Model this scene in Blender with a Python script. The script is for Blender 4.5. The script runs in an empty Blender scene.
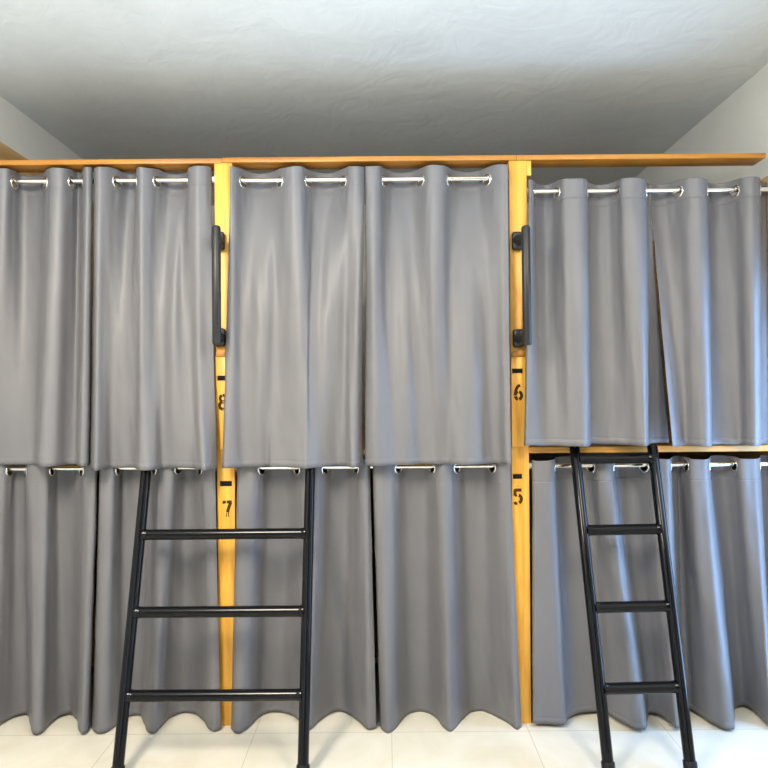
import bpy, bmesh, math, random
from mathutils import Vector, Matrix, noise

random.seed(4)
sc = bpy.context.scene
C = sc.collection

# ------------------------------------------------------------------ camera
F = 580.0                      # focal length in pixels of a 768 frame
CAMY, CAMZ = -2.6, 1.49
SX, SY = -2.0, 8.0             # lens shift in pixels
S = 0.0087
CO = math.sqrt(1 - S * S)


def at(px, py, Y):
    """world point at depth Y that stands at this place of the photograph"""
    d = Y - CAMY
    xc = (px - 384 + SX) / F * d
    yc = (384 - py + SY) / F * d
    return Vector((CO * xc + S * yc, Y, CAMZ - S * xc + CO * yc))


def to_py(p):
    d = p.y - CAMY
    dz = p.z - CAMZ
    yc = S * p.x + CO * dz
    return 384 + SY - yc / d * F


cam_d = bpy.data.cameras.new('camera')
cam = bpy.data.objects.new('camera', cam_d)
C.objects.link(cam)
cam_d.sensor_width = 36.0
cam_d.sensor_fit = 'HORIZONTAL'
cam_d.lens = F / 768 * 36.0
cam_d.shift_x = SX / 768
cam_d.shift_y = SY / 768
cam_d.clip_start = 0.05
M = Matrix(((CO, S, 0, 0), (0, 0, -1, CAMY), (-S, CO, 0, CAMZ), (0, 0, 0, 1)))
cam.matrix_world = M
sc.camera = cam

# ------------------------------------------------------------------ materials


def new_mat(name):
    m = bpy.data.materials.new(name)
    m.use_nodes = True
    nt = m.node_tree
    b = nt.nodes['Principled BSDF']
    return m, nt, b


def node(nt, kind, **kw):
    n = nt.nodes.new(kind)
    for k, v in kw.items():
        if k in n.inputs:
            n.inputs[k].default_value = v
        else:
            setattr(n, k, v)
    return n


def ramp(nt, stops):
    r = nt.nodes.new('ShaderNodeValToRGB')
    el = r.color_ramp.elements
    while len(el) < len(stops):
        el.new(0.5)
    for e, (p, c) in zip(el, stops):
        e.position = p
        e.color = (*c, 1)
    return r


def coords(nt, scale=(1, 1, 1)):
    tc = nt.nodes.new('ShaderNodeTexCoord')
    mp = nt.nodes.new('ShaderNodeMapping')
    mp.inputs['Scale'].default_value = scale
    nt.links.new(tc.outputs['Object'], mp.inputs['Vector'])
    return mp.outputs['Vector']


def fabric(name, c1, c2):
    m, nt, b = new_mat(name)
    v = coords(nt, (1, 1, 1))
    n1 = node(nt, 'ShaderNodeTexNoise', Scale=3.0, Detail=3.0)
    nt.links.new(v, n1.inputs['Vector'])
    r = ramp(nt, [(0.3, c1), (0.7, c2)])
    nt.links.new(n1.outputs['Fac'], r.inputs['Fac'])
    nt.links.new(r.outputs['Color'], b.inputs['Base Color'])
    b.inputs['Roughness'].default_value = 0.5
    b.inputs['Specular IOR Level'].default_value = 0.5
    b.inputs['Sheen Weight'].default_value = 0.0
    b.inputs['Sheen Roughness'].default_value = 0.4
    v2 = coords(nt, (900, 900, 260))
    n2 = node(nt, 'ShaderNodeTexNoise', Scale=1.0, Detail=2.0)
    nt.links.new(v2, n2.inputs['Vector'])
    v3 = coords(nt, (14, 14, 9))
    n3 = node(nt, 'ShaderNodeTexNoise', Scale=1.0, Detail=3.0)
    nt.links.new(v3, n3.inputs['Vector'])
    bu = node(nt, 'ShaderNodeBump', Strength=0.12, Distance=0.0006)
    nt.links.new(n2.outputs['Fac'], bu.inputs['Height'])
    bu2 = node(nt, 'ShaderNodeBump', Strength=0.35, Distance=0.004)
    nt.links.new(n3.outputs['Fac'], bu2.inputs['Height'])
    nt.links.new(bu.outputs['Normal'], bu2.inputs['Normal'])
    nt.links.new(bu2.outputs['Normal'], b.inputs['Normal'])
    return m


def wood(name, dark, mid, light, scale, rough=0.42):
    m, nt, b = new_mat(name)
    v = coords(nt, scale)
    n1 = node(nt, 'ShaderNodeTexNoise', Scale=1.0, Detail=5.0, Roughness=0.6, Distortion=0.6)
    nt.links.new(v, n1.inputs['Vector'])
    r = ramp(nt, [(0.28, dark), (0.5, mid), (0.72, light)])
    nt.links.new(n1.outputs['Fac'], r.inputs['Fac'])
    nt.links.new(r.outputs['Color'], b.inputs['Base Color'])
    b.inputs['Roughness'].default_value = rough
    bu = node(nt, 'ShaderNodeBump', Strength=0.2, Distance=0.001)
    nt.links.new(n1.outputs['Fac'], bu.inputs['Height'])
    nt.links.new(bu.outputs['Normal'], b.inputs['Normal'])
    return m


def plaster(name, c1, c2, bump=0.5):
    m, nt, b = new_mat(name)
    v = coords(nt)
    n1 = node(nt, 'ShaderNodeTexNoise', Scale=2.2, Detail=6.0, Roughness=0.6)
    nt.links.new(v, n1.inputs['Vector'])
    r = ramp(nt, [(0.3, c1), (0.7, c2)])
    nt.links.new(n1.outputs['Fac'], r.inputs['Fac'])
    nt.links.new(r.outputs['Color'], b.inputs['Base Color'])
    b.inputs['Roughness'].default_value = 0.6
    n2 = node(nt, 'ShaderNodeTexNoise', Scale=5.0, Detail=4.0, Distortion=1.2)
    nt.links.new(v, n2.inputs['Vector'])
    bu = node(nt, 'ShaderNodeBump', Strength=bump, Distance=0.012)
    nt.links.new(n2.outputs['Fac'], bu.inputs['Height'])
    nt.links.new(bu.outputs['Normal'], b.inputs['Normal'])
    return m


def plain(name, col, rough, metal=0.0, spec=0.5, bump=0.0, bscale=40):
    m, nt, b = new_mat(name)
    v = coords(nt)
    n1 = node(nt, 'ShaderNodeTexNoise', Scale=bscale, Detail=3.0)
    nt.links.new(v, n1.inputs['Vector'])
    r = ramp(nt, [(0.3, tuple(c * 0.92 for c in col)), (0.7, tuple(min(1, c * 1.06) for c in col))])
    nt.links.new(n1.outputs['Fac'], r.inputs['Fac'])
    nt.links.new(r.outputs['Color'], b.inputs['Base Color'])
    b.inputs['Roughness'].default_value = rough
    b.inputs['Metallic'].default_value = metal
    b.inputs['Specular IOR Level'].default_value = spec
    if bump:
        bu = node(nt, 'ShaderNodeBump', Strength=bump, Distance=0.001)
        nt.links.new(n1.outputs['Fac'], bu.inputs['Height'])
        nt.links.new(bu.outputs['Normal'], b.inputs['Normal'])
    return m


def floor_tile(name):
    m, nt, b = new_mat(name)
    tc = nt.nodes.new('ShaderNodeTexCoord')
    sep = nt.nodes.new('ShaderNodeSeparateXYZ')
    nt.links.new(tc.outputs['Object'], sep.inputs[0])
    outs = []
    for ax, off in (('X', 0.012), ('Y', -0.06)):
        a = node(nt, 'ShaderNodeMath', operation='SUBTRACT')
        nt.links.new(sep.outputs[ax], a.inputs[0])
        a.inputs[1].default_value = off - 30.0
        d = node(nt, 'ShaderNodeMath', operation='DIVIDE')
        nt.links.new(a.outputs[0], d.inputs[0])
        d.inputs[1].default_value = 0.6
        fr = node(nt, 'ShaderNodeMath', operation='FRACT')
        nt.links.new(d.outputs[0], fr.inputs[0])
        s = node(nt, 'ShaderNodeMath', operation='SUBTRACT')
        nt.links.new(fr.outputs[0], s.inputs[0])
        s.inputs[1].default_value = 0.5
        ab = node(nt, 'ShaderNodeMath', operation='ABSOLUTE')
        nt.links.new(s.outputs[0], ab.inputs[0])
        g = node(nt, 'ShaderNodeMath', operation='GREATER_THAN')
        nt.links.new(ab.outputs[0], g.inputs[0])
        g.inputs[1].default_value = 0.5 - 0.0016 / 0.6
        outs.append(g.outputs[0])
    mx = node(nt, 'ShaderNodeMath', operation='MAXIMUM')
    nt.links.new(outs[0], mx.inputs[0])
    nt.links.new(outs[1], mx.inputs[1])
    n1 = node(nt, 'ShaderNodeTexNoise', Scale=2.5, Detail=6.0, Distortion=1.5)
    nt.links.new(tc.outputs['Object'], n1.inputs['Vector'])
    r = ramp(nt, [(0.35, (0.60, 0.56, 0.46)), (0.65, (0.67, 0.64, 0.56))])
    nt.links.new(n1.outputs['Fac'], r.inputs['Fac'])
    mix = node(nt, 'ShaderNodeMix', data_type='RGBA')
    nt.links.new(mx.outputs[0], mix.inputs[0])
    nt.links.new(r.outputs['Color'], mix.inputs[6])
    mix.inputs[7].default_value = (0.43, 0.40, 0.33, 1)
    nt.links.new(mix.outputs[2], b.inputs['Base Color'])
    b.inputs['Roughness'].default_value = 0.16
    b.inputs['Specular IOR Level'].default_value = 0.5
    return m


MAT = {}
MAT['fabric'] = fabric('grey curtain cloth', (0.134, 0.134, 0.146), (0.152, 0.151, 0.163))
MAT['post'] = wood('varnished yellow pine upright', (0.52, 0.22, 0.022), (0.72, 0.36, 0.045), (0.82, 0.46, 0.075), (26, 26, 2.2))
MAT['rail'] = wood('varnished shade-darkened amber pine rail', (0.28, 0.105, 0.011), (0.42, 0.175, 0.021), (0.52, 0.245, 0.036), (2.0, 30, 40))  # amber wood, colour darkened to carry the shade under the rail
MAT['platform'] = wood('varnished pine platform edge', (0.42, 0.19, 0.03), (0.58, 0.29, 0.055), (0.68, 0.38, 0.085), (2.0, 30, 40))
MAT['board'] = wood('pale plywood', (0.36, 0.20, 0.07), (0.50, 0.32, 0.14), (0.60, 0.42, 0.2), (3, 2.0, 18), 0.55)
MAT['ceiling'] = plaster('grey white ceiling plaster', (0.62, 0.64, 0.63), (0.70, 0.72, 0.71), 0.42)
MAT['wall'] = plaster('off white wall plaster', (0.66, 0.65, 0.60), (0.72, 0.71, 0.66), 0.25)
MAT['wall_far'] = plaster('grey wall paint', (0.20, 0.19, 0.18), (0.24, 0.23, 0.22), 0.2)
MAT['floor'] = floor_tile('cream polished tile')
MAT['chrome'] = plain('chrome', (0.86, 0.86, 0.84), 0.16, 1.0)
MAT['black'] = plain('black painted steel', (0.003, 0.0035, 0.005), 0.15, 0.0, 0.22, 0.05, 60)
MAT['handle'] = plain('black coated steel handle', (0.012, 0.013, 0.013), 0.42, 0.0, 0.5, 0.1, 60)
MAT['rubber'] = plain('black rubber', (0.004, 0.004, 0.004), 0.6, 0.0, 0.25)
MAT['stencil'] = plain('dark stencil paint', (0.05, 0.026, 0.003), 0.8, 0.0, 0.2)
MAT['slot'] = plain('black plastic plate', (0.003, 0.003, 0.003), 0.7, 0.0, 0.2)
MAT['white'] = plain('white plastic', (0.75, 0.73, 0.66), 0.4)
MAT['frame'] = plain('white window frame', (0.7, 0.7, 0.7), 0.4)
gm, gnt, gb = new_mat('window glass')
gb.inputs['Transmission Weight'].default_value = 1.0
gb.inputs['Roughness'].default_value = 0.0
gb.inputs['IOR'].default_value = 1.0
MAT['glass'] = gm

# ------------------------------------------------------------------ mesh helpers


def link_mesh(name, bm, mat, parent=None, smooth=True, auto=None):
    me = bpy.data.meshes.new(name)
    bmesh.ops.recalc_face_normals(bm, faces=bm.faces[:])
    bm.to_mesh(me)
    bm.free()
    me.materials.append(MAT[mat])
    if smooth:
        for p in me.polygons:
            p.use_smooth = True
    o = bpy.data.objects.new(name, me)
    C.objects.link(o)
    if parent:
        o.parent = parent
        o.matrix_parent_inverse = parent.matrix_world.inverted()
    if auto is not None and smooth:
        me.set_sharp_from_angle(angle=math.radians(auto))
    return o


def add_box(bm, lo, hi, bev=0.0):
    r = bmesh.ops.create_cube(bm, size=1.0)
    vs = r['verts']
    for v in vs:
        v.co = Vector([lo[i] + (hi[i] - lo[i]) * (v.co[i] + 0.5) for i in range(3)])
    if bev > 0:
        es = list({e for v in vs for e in v.link_edges})
        bmesh.ops.bevel(bm, geom=es, offset=bev, segments=2, affect='EDGES', profile=0.5)


def box(name, lo, hi, mat, parent=None, bev=0.0):
    bm = bmesh.new()
    add_box(bm, lo, hi, bev)
    return link_mesh(name, bm, mat, parent, smooth=bev > 0, auto=40)


def add_tube(bm, pts, rads, seg=20, cap=True):
    """tube through points with per point radius"""
    pts = [Vector(p) for p in pts]
    rings = []
    ref = None
    for i, p in enumerate(pts):
        if i == 0:
            t = pts[1] - pts[0]
        elif i == len(pts) - 1:
            t = pts[-1] - pts[-2]
        else:
            t = (pts[i + 1] - p).normalized() + (p - pts[i - 1]).normalized()
        t.normalize()
        if ref is None:
            ref = Vector((1, 0, 0)) if abs(t.x) < 0.8 else Vector((0, 0, 1))
        n = (ref - t * ref.dot(t)).normalized()
        ref = n
        b = t.cross(n)
        r = rads[i] if isinstance(rads, (list, tuple)) else rads
        rings.append([bm.verts.new(p + (n * math.cos(a) + b * math.sin(a)) * r)
                      for a in [2 * math.pi * k / seg for k in range(seg)]])
    for a, b in zip(rings, rings[1:]):
        for k in range(seg):
            bm.faces.new((a[k], a[(k + 1) % seg], b[(k + 1) % seg], b[k]))
    if cap:
        bm.faces.new(rings[0])
        bm.faces.new(rings[-1])


def tube(name, pts, rads, mat, parent=None, seg=20):
    bm = bmesh.new()
    add_tube(bm, pts, rads, seg)
    return link_mesh(name, bm, mat, parent, auto=50)


def thing(name, label, cat, loc, group=None):
    o = bpy.data.objects.new(name, None)
    C.objects.link(o)
    o.location = loc
    o.empty_display_size = 0.1
    tag(o, label, cat, group)
    bpy.context.view_layer.update()
    return o


def tag(o, label, cat, group=None):
    o['label'] = label
    o['category'] = cat
    if group:
        o['group'] = group


def structure(o):
    o['kind'] = 'structure'
    return o


# ------------------------------------------------------------------ the room
XL, XR = -1.93, 1.785
YB, YF = 2.06, -4.4
ZC = 3.0
T = 0.12
structure(box('floor', (XL - T, YF - T, -0.1), (XR + T, YB + T, 0), 'floor'))
structure(box('ceiling', (XL - T, YF - T, ZC), (XR + T, YB + T, ZC + 0.1), 'ceiling'))
structure(box('wall_left', (XL - T, YF - T, 0), (XL, YB + T, ZC), 'wall'))
structure(box('wall_back', (XL, YB, 0), (XR, YB + T, ZC), 'wall'))


def wall_with_opening(name, axis, c0, c1, span, op, mat='wall'):
    """a wall slab with one rectangular opening; axis is the wall's normal"""
    bm = bmesh.new()
    a0, a1 = span
    o0, o1, z0, z1 = op
    parts = [((a0, o0), (0, ZC)), ((o1, a1), (0, ZC)), ((o0, o1), (z1, ZC))]
    if z0 > 0:
        parts.append(((o0, o1), (0, z0)))
    for (s0, s1), (b0, b1) in parts:
        if axis == 'x':
            add_box(bm, (c0, s0, b0), (c1, s1, b1))
        else:
            add_box(bm, (s0, c0, b0), (s1, c1, b1))
    return structure(link_mesh(name, bm, mat, smooth=False))


W1 = (-0.62, -0.06, 0.08, 2.05)        # right wall window: y0 y1 z0 z1
W2 = (-1.6, -0.2, 0.05, 2.2)           # glazed door behind the camera: x0 x1 z0 z1
wall_with_opening('wall_right', 'x', XR, XR + T, (YF - T, YB + T), W1)
wall_with_opening('wall_front', 'y', YF - T, YF, (XL, XR), W2, 'wall_far')


def window(name, axis, c, op):
    o0, o1, z0, z1 = op
    bm = bmesh.new()
    w = 0.05

    def bar(s0, s1, b0, b1):
        if axis == 'x':
            add_box(bm, (c - 0.03, s0, b0), (c + 0.03, s1, b1))
        else:
            add_box(bm, (s0, c - 0.03, b0), (s1, c + 0.03, b1))
    bar(o0, o0 + w, z0, z1)
    bar(o1 - w, o1, z0, z1)
    bar(o0 + w, o1 - w, z0, z0 + w)
    bar(o0 + w, o1 - w, z1 - w, z1)
    mid = (o0 + o1) / 2
    bar(mid - w / 2, mid + w / 2, z0 + w, z1 - w)
    fr = structure(link_mesh(name, bm, 'frame', smooth=False))
    return fr


window('window_1', 'x', XR + 0.07, W1)
window('window_2', 'y', YF - 0.07, W2)


def area(name, loc, target, size, size_y, power, col):
    l = bpy.data.lights.new(name, 'AREA')
    l.shape = 'RECTANGLE'
    l.size, l.size_y = size, size_y
    l.energy = power
    l.color = col
    o = bpy.data.objects.new(name, l)
    C.objects.link(o)
    o.location = loc
    o.rotation_euler = (Vector(target) - Vector(loc)).to_track_quat('-Z', 'Y').to_euler()
    return o


area('daylight_right', (XR + 0.20, (W1[0] + W1[1]) / 2, 1.07), (XR - 3, (W1[0] + W1[1]) / 2, 1.07), 0.54, 1.95, 29, (0.30, 0.56, 1.0))
area('daylight_door', ((W2[0] + W2[1]) / 2, YF - 0.22, 1.15), ((W2[0] + W2[1]) / 2, 0, 1.15), 1.4, 2.1, 11, (0.68, 0.84, 1.0))
area('ceiling_tube_lamp', (-1.2, -2.0, ZC - 0.25), (-1.1, -1.5, 0), 0.35, 1.1, 56, (1.0, 0.88, 0.70))
area('ceiling_tube_lamp', (1.15, -2.0, ZC - 0.25), (1.05, -1.5, 0), 0.35, 1.1, 27, (1.0, 0.90, 0.76))

area('ceiling_fill_uplight', (-0.3, -1.9, ZC - 0.75), (-0.3, -1.75, ZC), 1.5, 0.5, 36, (0.74, 0.88, 1.0))  # unseen fill light added only to brighten the ceiling

world = bpy.data.worlds.new('sky')
sc.world = world
world.use_nodes = True
world.node_tree.nodes['Background'].inputs['Color'].default_value = (0.55, 0.72, 1.0, 1)
world.node_tree.nodes['Background'].inputs['Strength'].default_value = 0.6

# ------------------------------------------------------------------ bunk frame
frame = thing('bunk_bed_frame', 'yellow pine built-in bunk frame along the back wall, three bays on two levels', 'bunk bed', (0, 0, 0))
z_top = at(370, 161.5, 0).z
PD = 0.09                                       # post depth
Xp = [at(226, 500, 0).x, at(520.6, 500, 0).x]
hw = 0.0395
posts = []
for x in Xp:
    posts.append(box('post', (x - hw, 0, 0), (x + hw, PD, z_top - 0.001), 'post', frame, 0.002))
# flat rail planks on top
x_end = at(765.5, 155, 0).x
rails = [(XL + 0.003, Xp[0] - 0.005, -0.003), (Xp[0] - 0.004, Xp[1] - 0.006, 0.0), (Xp[1] - 0.005, x_end, 0.0)]
for k, (a, b, dz) in enumerate(rails):
    box('top_rail', (a, -0.004, z_top + dz), (b, PD, z_top + 0.022 + dz), 'rail', frame, 0.0015)
# bed platforms of the upper level
z_bed = at(620, 446.5, 0.0).z
edges = [XL + 0.022, Xp[0] - hw - 0.001, Xp[0] + hw + 0.001, Xp[1] - hw - 0.001, Xp[1] + hw + 0.001, XR - 0.022]
for k in range(3):
    a, b = edges[2 * k], edges[2 * k + 1]
    box('bed_platform', (a, 0.004, z_bed - 0.027), (b, YB - 0.01, z_bed), 'platform', frame, 0.0015)
# lower platforms set back behind the curtains
for k in range(3):
    a, b = edges[2 * k], edges[2 * k + 1]
    box('bed_platform', (a, 0.20, 0.18), (b, YB - 0.01, 0.21), 'board', frame, 0.0)
# unseen partitions added to keep the bays dark, and side boards on the walls
for x in Xp:
    box('partition', (x - 0.009, PD + 0.001, 0), (x + 0.009, YB - 0.005, 2.36), 'board', frame)
zl = at(0, 133, 0.195).z
box('side_board', (XL + 0.001, 0.10, 0), (XL + 0.02, YB - 0.005, zl), 'board', frame)
box('side_board', (XR - 0.02, 0.02, 0), (XR - 0.001, YB - 0.005, 2.47), 'board', frame)
# little batten that carries the rod by the right upright
box('batten', (Xp[1] + hw + 0.0005, 0.004, at(530, 175, 0).z), (Xp[1] + hw + 0.022, 0.05, z_top - 0.001), 'post', frame, 0.001)


# number boards, slots and stencilled figures
def ribbon(bm, pts, w, X, Z, y0, sc_=1.0, th=0.0008):
    """flat stroke with square ends; points in mm on the face"""
    pts = [Vector((p[0], p[1])) for p in pts]
    L, R = [], []
    for i, p in enumerate(pts):
        if i == 0:
            t = pts[1] - p
        elif i == len(pts) - 1:
            t = p - pts[i - 1]
        else:
            t = (pts[i + 1] - p).normalized() + (p - pts[i - 1]).normalized()
        t.normalize()
        n = Vector((-t.y, t.x)) * w / 2
        L.append(p + n)
        R.append(p - n)

    def v(q, y):
        return bm.verts.new((X + q.x * 0.001 * sc_, y, Z + q.y * 0.001 * sc_))
    fl = [v(q, y0 - th) for q in L]
    fr_ = [v(q, y0 - th) for q in R]
    bl = [v(q, y0 + 0.0002) for q in L]
    br = [v(q, y0 + 0.0002) for q in R]
    for i in range(len(pts) - 1):
        bm.faces.new((fl[i], fl[i + 1], fr_[i + 1], fr_[i]))
        bm.faces.new((bl[i], bl[i + 1], fl[i + 1], fl[i]))
        bm.faces.new((fr_[i], fr_[i + 1], br[i + 1], br[i]))
    bm.faces.new((fl[0], fr_[0], br[0], bl[0]))
    bm.faces.new((fl[-1], fr_[-1], br[-1], bl[-1]))


def arc(cx, cy, rx, ry, a0, a1, n=14):
    return [(cx + rx * math.cos(math.radians(a0 + (a1 - a0) * k / n)), cy + ry * math.sin(math.radians(a0 + (a1 - a0) * k / n))) for k in range(n + 1)]


DIG = {
    '5': [([(16, 31), (-13, 31)], 12), ([(-14, 36), (-15.5, 4)], 11), ([(-16, 3), (-6, 8)], 9),
          (arc(-2, -12, 17, 19, 75, -70), 12), ([(-19, -27), (-12, -34), (-4, -33)], 10)],
    '6': [(arc(1, -14, 15, 18, 80, -80), 11), (arc(1, -14, 15, 18, 100, 180), 11), (arc(1, -14, 15, 18, 190, 260), 11),
          ([(-14.5, -10), (-11, 12), (-2, 28), (9, 35)], 11)],
    '7': [([(-22, 34), (-20, 22)], 6), ([(-23, 30), (-8, 31)], 11), ([(-3, 31), (21, 31)], 12),
          ([(17, 30), (8, 10), (2, -10), (0, -20)], 12), ([(-4, -22), (-7, -40)], 3), ([(4, -20), (5, -40)], 3), ([(-10, -40), (-4, -40)], 3), ([(3, -40), (9, -40)], 3)],
    '8': [(arc(0, 17, 13, 15, 100, -80), 10), (arc(0, 17, 13, 15, 110, 260), 10),
          (arc(0, -17, 16, 17, 80, -85), 11), (arc(0, -17, 16, 17, 95, 265), 11)],
}


def digit(ch, px, py, y, parent, size):
    p = at(px, py, y)
    bm = bmesh.new()
    for k, (pts, w) in enumerate(DIG[ch]):
        ribbon(bm, pts, w * 1.3, p.x, p.z, y, size, 0.0006 + 0.0001 * k)
    if ch == '5':
        ribbon(bm, [(-3, 50), (1, 51)], 4, p.x, p.z, y, size)
    o = link_mesh('stencil_number', bm, 'stencil', parent, smooth=False)
    o['label'] = 'dark stencilled figure ' + ch
    return o


def slot(px, py, w, h, y, parent):
    p = at(px, py, y)
    return box('number_slot', (p.x - w / 2, y - 0.0025, p.z - h / 2), (p.x + w / 2, y + 0.001, p.z + h / 2), 'slot', parent, 0.0006)


BT = 0.011
boards = []
for k, x in enumerate(Xp):
    z1 = at(384, 357, 0).z + (-S * (x))
    z0 = at(384, 447.5, 0).z
    nb = box('number_board', (x - hw, -BT, z0), (x + hw, -0.0002, z1), 'post', frame, 0.0012)
    box('cleat', (x - hw * 0.9, -BT - 0.004, z1 + 0.0004), (x + hw * 0.9, -0.0002, z1 + 0.023), 'rail', frame, 0.001)
    boards.append(nb)
slot(226.0, 483.5, 0.052, 0.023, 0, posts[0])
slot(517.4, 476.3, 0.040, 0.021, 0, posts[1])
slot(223.0, 378.0, 0.050, 0.022, -BT, boards[0])
slot(517.2, 370.8, 0.046, 0.020, -BT, boards[1])
digit('7', 227.6, 508.2, 0, posts[0], 0.90)
digit('5', 518.2, 496.5, 0, posts[1], 0.93)
digit('8', 223.0, 402.0, -BT, boards[0], 0.95)
digit('6', 518.2, 392.5, -BT, boards[1], 0.95)


# grab handles on the uprights
def grab_handle(mx, gx_top, gx_bot, py_t, py_b):
    """mx: x of the stand-offs; the grip bar stands clear of the upright"""
    yo = -0.118
    gt = at(gx_top, py_t, yo)
    gb_ = at(gx_bot, py_b, yo)
    h = bpy.data.objects.new('grab_handle', None)
    C.objects.link(h)
    h.location = (mx, 0, gb_.z)
    h.parent = frame
    bpy.context.view_layer.update()
    h['label'] = 'black steel grab handle'
    d = (gt - gb_).normalized()
    r = 0.0185
    tube('grip', [gb_, gb_ + d * 0.004, gt - d * 0.010, gt - d * 0.003, gt], [r - 0.003, r, r, r - 0.004, r - 0.010], 'handle', h, 28)
    for p in (gt - d * 0.040, gb_ + d * 0.038):
        bm = bmesh.new()
        add_box(bm, (mx - 0.0245, -0.034, p.z - 0.041), (mx + 0.0245, -0.0006, p.z + 0.041), 0.012)  # black block covers the mount and also its shadow on the upright
        add_tube(bm, [(mx, -0.030, p.z), (mx * 0.5 + p.x * 0.5, -0.065, p.z), (p.x, yo + 0.006, p.z)], [0.0235, 0.021, 0.017], 28)
        link_mesh('standoff', bm, 'handle', h, auto=45)


grab_handle(-0.737, 216.3, 216.8, 225.5, 344.0)
grab_handle(0.5915, 525.6, 527.3, 225.5, 345.0)

# ------------------------------------------------------------------ rods
YR = 0.03
RODG = 'chrome curtain rods across the bunk openings'


def rod(px, py, xa, xb, label):
    z = at(px, py, YR).z
    o = thing('curtain_rod', label, 'curtain rod', ((xa + xb) / 2, YR, z), RODG)
    tube('rod_tube', [(xa + 0.002, YR, z), (xb - 0.002, YR, z)], 0.0108, 'chrome', o, 20)
    for x, s in ((xa, 1), (xb, -1)):
        tube('end_socket', [(x + s * 0.0005, YR, z), (x + s * 0.004, YR, z), (x + s * 0.005, YR, z), (x + s * 0.016, YR, z)], [0.021, 0.021, 0.0155, 0.0145], 'white', o, 20)
    return z


bay = [(XL + 0.02, Xp[0] - hw), (Xp[0] + hw, Xp[1] - hw), (Xp[1] + hw, XR - 0.02)]
zr = {}
zr['ul'] = rod(115, 180.8, *bay[0], 'chrome rod across the top of the upper left bunk, bare steel showing between eyelets')
zr['um'] = rod(370, 179.6, *bay[1], 'chrome rod across the top of the upper middle bunk between the two handles')
zr['ur'] = rod(650, 190.6, *bay[2], 'thin chrome rod of the upper right bunk, hung low with a gap under the rail')
zr['ll'] = rod(60, 468.5, *bay[0], 'chrome rod of the lower left bunk, just under the upper curtain hems')
zr['lm'] = rod(380, 466.5, *bay[1], 'chrome rod of the lower middle bunk, between the figures 7 and 5')
zr['lr'] = rod(640, 465.0, *bay[2], 'chrome rod of the lower right bunk, in the gap behind the narrow ladder')


# ------------------------------------------------------------------ curtains
def spline(P, n):
    """centripetal Catmull-Rom through 2D points, n samples per segment"""
    P = [Vector(p) for p in P]
    Q = [P[0] * 2 - P[1]] + P + [P[-1] * 2 - P[-2]]
    out = []
    for i in range(1, len(Q) - 2):
        p0, p1, p2, p3 = Q[i - 1], Q[i], Q[i + 1], Q[i + 2]
        t0 = 0.0
        t1 = t0 + max(1e-4, (p1 - p0).length) ** 0.5
        t2 = t1 + max(1e-4, (p2 - p1).length) ** 0.5
        t3 = t2 + max(1e-4, (p3 - p2).length) ** 0.5
        for k in range(n):
            t = t1 + (t2 - t1) * k / n
            a1 = p0 * ((t1 - t) / (t1 - t0)) + p1 * ((t - t0) / (t1 - t0))
            a2 = p1 * ((t2 - t) / (t2 - t1)) + p2 * ((t - t1) / (t2 - t1))
            a3 = p2 * ((t3 - t) / (t3 - t2)) + p3 * ((t - t2) / (t3 - t2))
            b1 = a1 * ((t2 - t) / (t2 - t0)) + a2 * ((t - t0) / (t2 - t0))
            b2 = a2 * ((t3 - t) / (t3 - t1)) + a3 * ((t - t1) / (t3 - t1))
            out.append(b1 * ((t2 - t) / (t2 - t1)) + b2 * ((t - t1) / (t2 - t1)))
    out.append(P[-1])
    return out


CURG = 'grey eyelet curtains closing the bunks'


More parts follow.
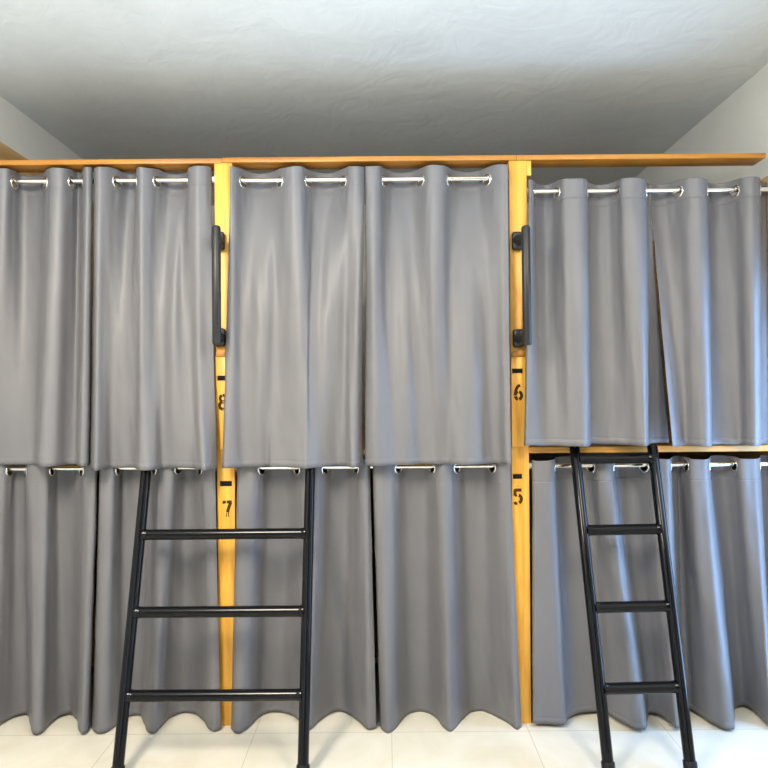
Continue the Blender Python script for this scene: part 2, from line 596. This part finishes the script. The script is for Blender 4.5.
def curtain(label, zrod, py_top, top, py_bot, bot, seed, wrinkle=1.0, head=0.052, hem_wave=0.0, mids=None):
    """top and bot: lists of (photo column, centimetres in front of the rod)"""
    assert len(top) == len(bot), (label, len(top), len(bot))

    upper = py_bot < 600
    mean_b = sum(d for _, d in bot) / len(bot)

    def world(row, py):
        r = []
        for px, d in row:
            if row is top:
                d *= 1.35 if d < 0 else 1.3
            elif not upper and px > 525:
                d *= 1.25
            elif upper:
                d = max(min(d, 5.0), mean_b + (d - mean_b) * 1.75)
            p = at(px, py, YR - d * 0.01)
            r.append((p.x, p.y))
        return r
    n = 7
    rows = [(0.0, spline(world(top, py_top), n))]
    for (v, py, row) in (mids or []):
        assert len(row) == len(top), (label, 'mid', len(row), len(top))
        rows.append((v, spline(world(row, py), n)))
    rows.append((1.0, spline(world(bot, py_bot), n)))
    rt, rb = rows[0][1], rows[-1][1]
    N = len(rt)
    ztop = zrod + head
    front = max(d for _, d in bot)
    zbot = at(sum(p for p, _ in bot) / len(bot), py_bot, YR - front * 0.01).z - 0.0
    # vertical stations: dense in the header
    zs = []
    z = ztop
    zseam = ztop - 0.098
    while z > zseam - 0.02:
        zs.append(z)
        z -= 0.0045
    zs += [zseam + 0.003, zseam, zseam - 0.003]
    H = zs[-1] - zbot
    steps = 64
    for k in range(1, steps + 1):
        zs.append(zseam - 0.022 - (zseam - 0.022 - zbot) * k / steps)
    zh = zbot + 0.03
    zs += [zh + 0.004, zh, zh - 0.004]
    zs = sorted(set(round(q, 5) for q in zs), reverse=True)
    bm = bmesh.new()
    grid = []
    zst = zrod - 0.035
    # arc length along the top for wrinkles and the wavy hem
    al = [0.0]
    for a, b in zip(rt, rt[1:]):
        al.append(al[-1] + (b - a).length)
    for z in zs:
        v = 0.0 if z > zst else (zst - z) / (zst - zbot)
        w = v * v * (1.6 - 0.6 * v) * 0.2 + v * 0.8
        line = []
        A, B = rt, rb
        Mid = rows[1][1] if len(rows) == 3 else None
        vm = rows[1][0]
        for i in range(N):
            if Mid:
                # smooth quadratic through the three stations
                la = (v - vm) * (v - 1) / vm
                lm = v * (v - 1) / (vm * (vm - 1))
                lb = v * (v - vm) / (1 - vm)
                p = A[i] * la + Mid[i] * lm + B[i] * lb
            else:
                p = A[i].lerp(B[i], w)
            i0, i1 = max(0, i - 1), min(N - 1, i + 1)
            tg = (A[i1].lerp(B[i1], w) - A[i0].lerp(B[i0], w))
            if tg.length < 1e-6:
                tg = Vector((1, 0))
            tg.normalize()
            nv = Vector((tg.y, -tg.x))
            u = al[i]
            # soft hanging wrinkles
            wr = 0.0
            amp = min(1.0, v * 5.0) * wrinkle
            wr += 0.0030 * amp * noise.noise(Vector((u * 11 + seed * 7.1, z * 1.4, seed * 3.3)))
            wr += 0.0026 * amp * noise.noise(Vector((u * 22 + z * 5 + seed, z * 5.0, seed * 1.7)))
            # gathered puckers just under the header
            wr += 0.0035 * math.exp(-((z - (zrod - 0.09)) / 0.05) ** 2) * noise.noise(Vector((u * 38 + seed, z * 5, seed)))
            if abs(z - zseam) < 0.001 or abs(z - zh) < 0.001:
                wr -= 0.0022 if top[0][0] > 525 else 0.0008
            zz = z
            if v > 0.85:
                zz += hem_wave * (v - 0.85) / 0.15 * noise.noise(Vector((u * 9, seed, 0)))
            if z > zrod + 0.02:
                zz -= 0.22 * max(0.0, YR - p.y) * (z - zrod - 0.02) / 0.032
                zz += 0.005 * (z - zrod - 0.02) / 0.032 * noise.noise(Vector((u * 13, seed * 2.2, 1.0)))
            line.append(bm.verts.new((p.x + nv.x * wr, p.y + nv.y * wr, zz)))
        grid.append(line)
    # eyelets where the cloth crosses the rod line
    eye = []
    for i in range(2, N - 3):
        da, db = YR - rt[i].y, YR - rt[i + 1].y
        if da == 0 or da * db < 0:
            t = da / (da - db) if da != db else 0
            c = rt[i].lerp(rt[i + 1], t)
            i0, i1 = max(0, i - 4), min(N - 1, i + 5)
            tg = (rt[i1] - rt[i0]).normalized()
            if min((c - rt[0]).length, (c - rt[-1]).length) > 0.022:
                eye.append((c, tg))
    holes = [Vector((c.x, c.y, zrod - 0.007)) for c, _ in eye]
    for a, b in zip(grid, grid[1:]):
        for i in range(N - 1):
            ctr = (a[i].co + a[i + 1].co + b[i].co + b[i + 1].co) / 4
            if any((ctr - h).length < 0.0225 for h in holes):
                continue
            bm.faces.new((a[i], b[i], b[i + 1], a[i + 1]))
    loose = [v for v in bm.verts if not v.link_faces]
    bmesh.ops.delete(bm, geom=loose, context='VERTS')
    me = bpy.data.meshes.new('curtain')
    base = Vector(((rt[0].x + rt[-1].x) / 2, YR, zbot))
    bmesh.ops.translate(bm, verts=bm.verts[:], vec=-base)
    bm.to_mesh(me)
    bm.free()
    for p in me.polygons:
        p.use_smooth = True
    me.materials.append(MAT['fabric'])
    o = bpy.data.objects.new('curtain', me)
    o.location = base
    C.objects.link(o)
    sm = o.modifiers.new('thickness', 'SOLIDIFY')
    sm.thickness = 0.0016
    sm.offset = 0.0
    tag(o, label, 'curtain', CURG)
    bpy.context.view_layer.update()
    for c, tg in eye:
        nv = Vector((tg.y, -tg.x, 0))
        t3 = Vector((tg.x, tg.y, 0))
        eb = bmesh.new()
        sect = [(0.0203, -0.003), (0.0203, 0.003), (0.0215, 0.004), (0.025, 0.0045), (0.0275, 0.003), (0.0285, 0.0),
                (0.0275, -0.003), (0.025, -0.0045), (0.0215, -0.004)]
        K = 32
        rings = []
        for k in range(K):
            a = 2 * math.pi * k / K
            dr = t3 * math.cos(a) + Vector((0, 0, 1)) * math.sin(a)
            rings.append([eb.verts.new(Vector((c.x, c.y, zrod - 0.007)) + dr * r + nv * h) for r, h in sect])
        for k in range(K):
            A, B = rings[k], rings[(k + 1) % K]
            for j in range(len(sect)):
                jj = (j + 1) % len(sect)
                eb.faces.new((A[j], A[jj], B[jj], B[j]))
        link_mesh('eyelet', eb, 'chrome', o, auto=60)
    return o


# upper left bay
curtain('grey curtain mostly flat, at the far left end of the upper left bunk', zr['ul'], 181,
        [(-34, 2), (5.5, 4.2), (14, 0), (22, -4), (40, -4), (47, 1), (53, 4.5), (62, 4), (72, 0), (78, -3), (82, -2), (83.5, 3), (87, 5), (91, 4), (92.5, 1)],
        466, [(-36, 6), (-12, 6), (8, 6), (24, 5.5), (33, 5.5), (36, 8), (42, 11.5), (54, 10.5), (66, 7), (73, 5), (76, 5.5), (77.5, 9), (81.5, 11.5), (86.5, 10.5), (89.6, 5.5)], 1, 0.7)
curtain('grey curtain of the upper left bunk beside the left handle, above the wide ladder', zr['ul'], 181,
        [(94, 2), (95, 4), (99, 5.5), (106, 4), (117, 0), (128, -4), (135, -4), (137, 2), (141, 5), (150, 3), (157, 0), (168, -4), (180, -4.5), (187, -3), (189, 3), (197, 5), (205, 4), (211.5, 1.5)],
        470, [(90.2, 8.6), (90.8, 10), (96, 12), (103, 10), (112, 7), (124, 6), (132, 6), (136, 8.5), (140, 12), (147, 12.2), (154, 11), (163, 7.5), (178, 8), (194, 9), (197.5, 10.5), (204, 13), (211, 11), (217, 8.5)], 2, 1.0,
        mids=[(0.42, 300, [(92.5, 4), (93, 7), (97.5, 9), (105, 7.5), (113, 3.5), (122, 2), (130, 2.6), (136, 5), (141, 8.5), (148, 7.5), (155, 3.5), (164, 2.6), (174, 5.5), (182, 3), (190, 3.6), (197, 7.5), (205.5, 7), (212.8, 4.5)])])
# upper middle bay
curtain('left grey curtain of the upper middle bunk, right of the left black handle', zr['um'], 179,
        [(230, 4), (231, 5), (235, 4), (243, 0), (252, -3), (262, -4), (272, -3), (280, 0), (288, 4), (294, 5), (301, 4), (308, 0), (316, -3), (326, -4), (336, -3), (344, 0), (350, 4), (357, 5), (362.5, 3.5), (364.7, 2.6)],
        468, [(222, 10), (224, 11.5), (232, 11), (243, 9), (252, 8.5), (262, 8.5), (268, 8), (271, 9.2), (280, 10), (290, 10.8), (299, 12), (306, 13), (310, 12.5), (318, 11), (328, 9), (338, 7.5), (346, 9), (353, 12), (359.5, 10), (363.3, 6.5)], 3, 0.9,
        mids=[(0.42, 300, [(227.5, 6), (228.5, 8), (233, 8.2), (241, 3.5), (250, 3.5), (259, 5.5), (267, 5), (274, 3.8), (283, 6), (292, 8.5), (301, 9), (307.5, 8), (310, 4.5), (319, 3.5), (328, 5.8), (337, 5.0), (345, 3.8), (351, 7.5), (357.5, 8.5), (362.5, 5)])])
curtain('right grey curtain of the upper middle bunk, left of the right black handle', zr['um'], 179,
        [(365.3, 2.6), (366.3, 4), (373, 5), (379, 4), (384, 0), (391, -3), (402, -4), (413, -3), (421, 0), (428, 4), (435, 5), (443, 4), (449, 0), (457, -3), (468, -4), (479, -3), (487, 0), (495, 3), (503, 5), (508, 5)],
        465, [(365, 8), (366.5, 9.5), (376, 11), (388, 10), (398, 9), (406, 9), (414, 8), (420, 7), (428, 7.5), (436, 8), (442, 7.4), (448, 7.6), (456, 9.5), (468, 10.5), (480, 9.5), (488, 7.5), (494, 7), (500, 8), (507, 11), (511, 11)], 4, 0.7,
        mids=[(0.42, 300, [(365.6, 3), (366.8, 6.5), (373.5, 8.5), (380.5, 7.5), (386.5, 3.5), (394, 3.0), (404, 4.4), (412, 3.2), (418.5, 3.5), (426, 7), (434, 8.4), (443.5, 7.5), (450, 3.5), (458, 4.0), (469, 5.6), (479, 3.6), (487, 3), (496, 6), (504, 8), (509, 8)])])
# upper right bay
curtain('short grey curtain of the upper right bunk hanging right of the figure 6', zr['ur'], 191,
        [(528.5, 3), (530, 4.5), (533, 3), (536, -2), (545, -4), (551, -3), (557, 0), (564, 4), (574, 5), (583, 4.5), (587, 2), (588.5, -2), (597, -4), (608, -3), (617, 0), (622, 3.5), (631, 5), (641, 4.5), (646, 2), (646.5, -1), (647.5, -2.5), (649, -3)],
        445.8, [(524, 8), (526, 10), (530, 10), (540, 9), (549, 8.5), (556, 9), (563, 10), (570, 11), (578, 12), (586, 12), (590, 10), (592, 7), (602, 6), (612, 6.5), (622, 8), (630, 9.5), (638, 11.5), (645, 12.5), (648.3, 10), (649.5, 3.5), (659, 1.5), (669, 1.5)], 5, 0.8, 0.047, 0.006)
curtain('short grey curtain of the upper right bunk against the right wall', zr['ur'], 191,
        [(651.5, -3.8), (657, -4.5), (666, -3.5), (678, 0), (688, 3.5), (698, 5), (704, 4.5), (707, 2), (708, -2), (714, -4), (724, -3), (735, 0), (744, 3.5), (752, 5), (757, 4.5), (760, 2), (761, -2), (766.5, -3)],
        445.8, [(672.5, 10.5), (676, 10), (681, 8), (686, 7), (695, 9), (703, 10.5), (709, 10.5), (712, 8), (713, 4.5), (720, 3.5), (730, 4.5), (740, 6.5), (747, 9), (754, 10.5), (759, 10), (761.5, 7), (762, 4), (768, 4)], 6, 0.8, 0.047)
# lower left bay
curtain('long grey curtain at the far left of the lower left bunk, reaching the floor', zr['ll'], 469,
        [(-30, 2), (-24, 3), (-10, 3.3), (3, 2.6), (10, 0), (16, -3), (24, -3), (27, 2), (33, 3.4), (46, 3.3), (52, 0), (58, -3.5), (72, -3.6), (79, -1.5), (85, 2), (91, 3.2), (95, 2.8), (97, 1.6)],
        734, [(-29, 2), (-25, 8), (-14, 8), (-4, 4), (4, 0), (14, -4), (26, -6), (30, 2), (34, 10), (41, 9), (50, 2), (60, -4), (70, -6), (76, -2), (78.5, 7), (83, 10), (87.5, 8), (89.5, 4)], 7, 0.9, 0.038)
curtain('long grey curtain of the lower left bunk behind the left leg of the wide ladder', zr['ll'], 469,
        [(99.5, 1.6), (101, 3), (106, 3.8), (112.5, 3.4), (118, 0), (123, -3.4), (136, -3.5), (146, -3), (154, 0), (160, 3), (166, 3.5), (172, 3), (178, 0), (185, -3), (193, -3), (200, 0), (205, 3.3), (211, 4), (215.3, 3.6)],
        733, [(92, 3), (94, 7), (99, 9), (106, 8), (114, 4), (122, -1), (132, -5), (140, -5), (144, 2), (148, 8), (154, 9), (161, 4), (170, -3), (183, -7), (195, -6), (204, 0), (209, 6), (215, 8), (221, 6.5)], 8, 0.9, 0.038)
# lower middle bay
curtain('long grey curtain of the lower middle bunk behind the right leg of the wide ladder', zr['lm'], 467,
        [(237, 2), (239, 3.5), (246, 3.5), (254, 3), (262, 0), (270, -3), (280, -3.5), (290, -3), (297, 0), (304, 3), (311, 3.5), (318, 3), (325, 0), (332, -3), (341, -3.5), (349, -3), (356, 0), (361, 3), (366, 3.5), (370, 1.8)],
        733, [(231, 6), (234, 9), (239, 10), (246, 7), (253, 2), (261, -4), (270, -6.5), (280, -7), (289, -5), (297, -1), (303, 5), (308, 8), (314, 5), (321, 0), (330, -5), (340, -7), (350, -4), (360, 2), (369, 8), (376.5, 7)], 9, 0.9, 0.046)
curtain('long grey curtain hanging left of the figure 5, clear of both ladders', zr['lm'], 467,
        [(373, 1.8), (375, 3.5), (382, 4), (391, 3), (398, 0), (406, -3), (415, -3.5), (425, -3), (432, 0), (438, 3), (444, 4), (450, 3), (457, 0), (465, -3), (474, -3.5), (484, -3), (492, 0), (499, 3), (506, 4.3), (510.5, 4)],
        733, [(380.5, 4), (382, 7), (388, 10), (395, 7), (402, 0), (409, -5), (418, -7), (428, -6), (437, -1), (444, 6), (450, 9), (456, 6), (463, 0), (471, -6), (481, -7), (490, -5), (499, -1), (508, 3), (517, 8), (521.5, 6)], 10, 0.9, 0.031)
# lower right bay
curtain('long grey curtain of the lower right bunk behind the narrow ladder', zr['lr'], 465,
        [(532, 2), (534, 3.5), (541, 4), (550, 4), (554.5, 2), (556, -3), (565, -4), (580, -3), (591, 0), (598, 3), (605, 4), (611, 3.5), (613.5, 1), (615, -3), (625, -4), (636, -2.5), (644, 0), (651, 2.3), (660, 2.8), (668, 3), (671, 1.5), (672, -1), (677, -3)],
        726, [(533, 5), (535, 5.5), (543, 5.5), (555, 6), (564, 6), (568, 2), (578, -1), (592, -2), (604, -2), (614, 2), (625, 6), (636, 9), (645, 9), (647, 4), (650, -1), (658, 0), (666, 3), (671, 6), (676, 9), (680, 8.5), (681, 4), (681.5, 1), (683, -1)], 11, 0.7, 0.035)
curtain('long grey curtain against the right wall, right of the narrow ladder', zr['lr'], 465,
        [(674, -4), (679, -3.5), (686, 0), (692, 3.5), (700, 4), (706, 4), (709.5, 2), (711, -3), (718, -4), (726, -3), (734, 0), (741, 3.5), (750, 4), (756, 4), (760, 2), (761, -3), (768, -3)],
        726, [(680, -4), (690, -4), (700, 0), (709, 4), (718, 7), (726, 9), (733, 9), (735, 4), (736, -4), (744, -6), (753, -3), (761, 2), (767, 6), (771, 8), (774, 7), (774, 2), (770, -2.5)], 12, 0.7, 0.035)


# ------------------------------------------------------------------ ladders
def ladder(label, tl, tr, bl, br, y_top, y_bot, rungs, hook_z, hook=True):
    """pixel places of the leg ends in the photo, and their depths"""
    A0, A1 = at(*tl, y_top), at(*bl, y_bot)
    B0, B1 = at(*tr, y_top), at(*br, y_bot)

    def ext(P, Q, z):
        t = (z - P.z) / (Q.z - P.z)
        return P + (Q - P) * t
    legs = []
    root = thing('bunk_ladder', label, 'ladder', ext(A0, A1, 0).lerp(ext(B0, B1, 0), 0.5), 'black steel ladders leaning on the upper bunks')
    R = 0.0218
    for P, Q in ((A0, A1), (B0, B1)):
        top = ext(P, Q, hook_z - 0.03)
        foot = ext(P, Q, 0.004)
        cap = ext(P, Q, 0.05)
        pts = [foot, ext(P, Q, 0.045), top]
        bend = [(top.x, min(top.y + 0.008, -0.026), hook_z + 0.002), (top.x, -0.018, hook_z + 0.017), (top.x, 0.0, hook_z + 0.0225), (top.x, 0.12, hook_z + 0.0225)]
        if not hook:
            top = ext(P, Q, hook_z + 0.003)
            bend = [ext(P, Q, hook_z + 0.008)]
        lg = tube('leg', [foot, cap, ext(P, Q, 0.5), top] + bend, [R] * (3 + len(bend)) + [R if hook else R - 0.004],  'black', root, 24)
        d = (Q - P).normalized()
        tube('rubber_foot', [ext(P, Q, 0.0), ext(P, Q, 0.012), ext(P, Q, 0.05), ext(P, Q, 0.054)], [0.0245, 0.0255, 0.0255, 0.0225], 'rubber', lg, 24)

    def find(P, Q, py):
        lo, hi = -0.3, 1.3
        for _ in range(50):
            m = (lo + hi) / 2
            if to_py(P + (Q - P) * m) < py:
                lo = m
            else:
                hi = m
        return P + (Q - P) * lo
    for ya, yb in rungs:
        a, b = find(A0, A1, ya), find(B0, B1, yb)
        t = (b - a).normalized()
        L = (b - a).length
        pts = [a + t * s for s in (0.012, 0.021, 0.026, 0.034, L - 0.034, L - 0.026, L - 0.021, L - 0.012)]
        tube('rung', pts, [0.0255, 0.0252, 0.0235, 0.0225, 0.0225, 0.0235, 0.0252, 0.0255], 'black', root, 22)
    return root


ladder('wide black steel ladder leaning at the left in front of the figure 7', (146.3, 470), (310.2, 470), (118, 768), (303, 768), -0.052, -0.36,
       [(534.8, 533.3), (612.4, 611.0), (696, 694.8), (788, 787)], z_bed)
ladder('narrow black steel ladder leaning at the right under the short curtains', (574.5, 447), (652.3, 447), (608.4, 768), (690.5, 768), -0.040, -0.36,
       [(459, 458.2), (530.3, 528.8), (607.6, 605.8), (689, 686.8), (786, 784)], z_bed, False)

# ------------------------------------------------------------------ output look
sc.view_settings.view_transform = 'Standard'
sc.view_settings.look = 'None'
sc.view_settings.gamma = 1
sc.view_settings.exposure = 0.84
sc.view_settings.use_curve_mapping = False
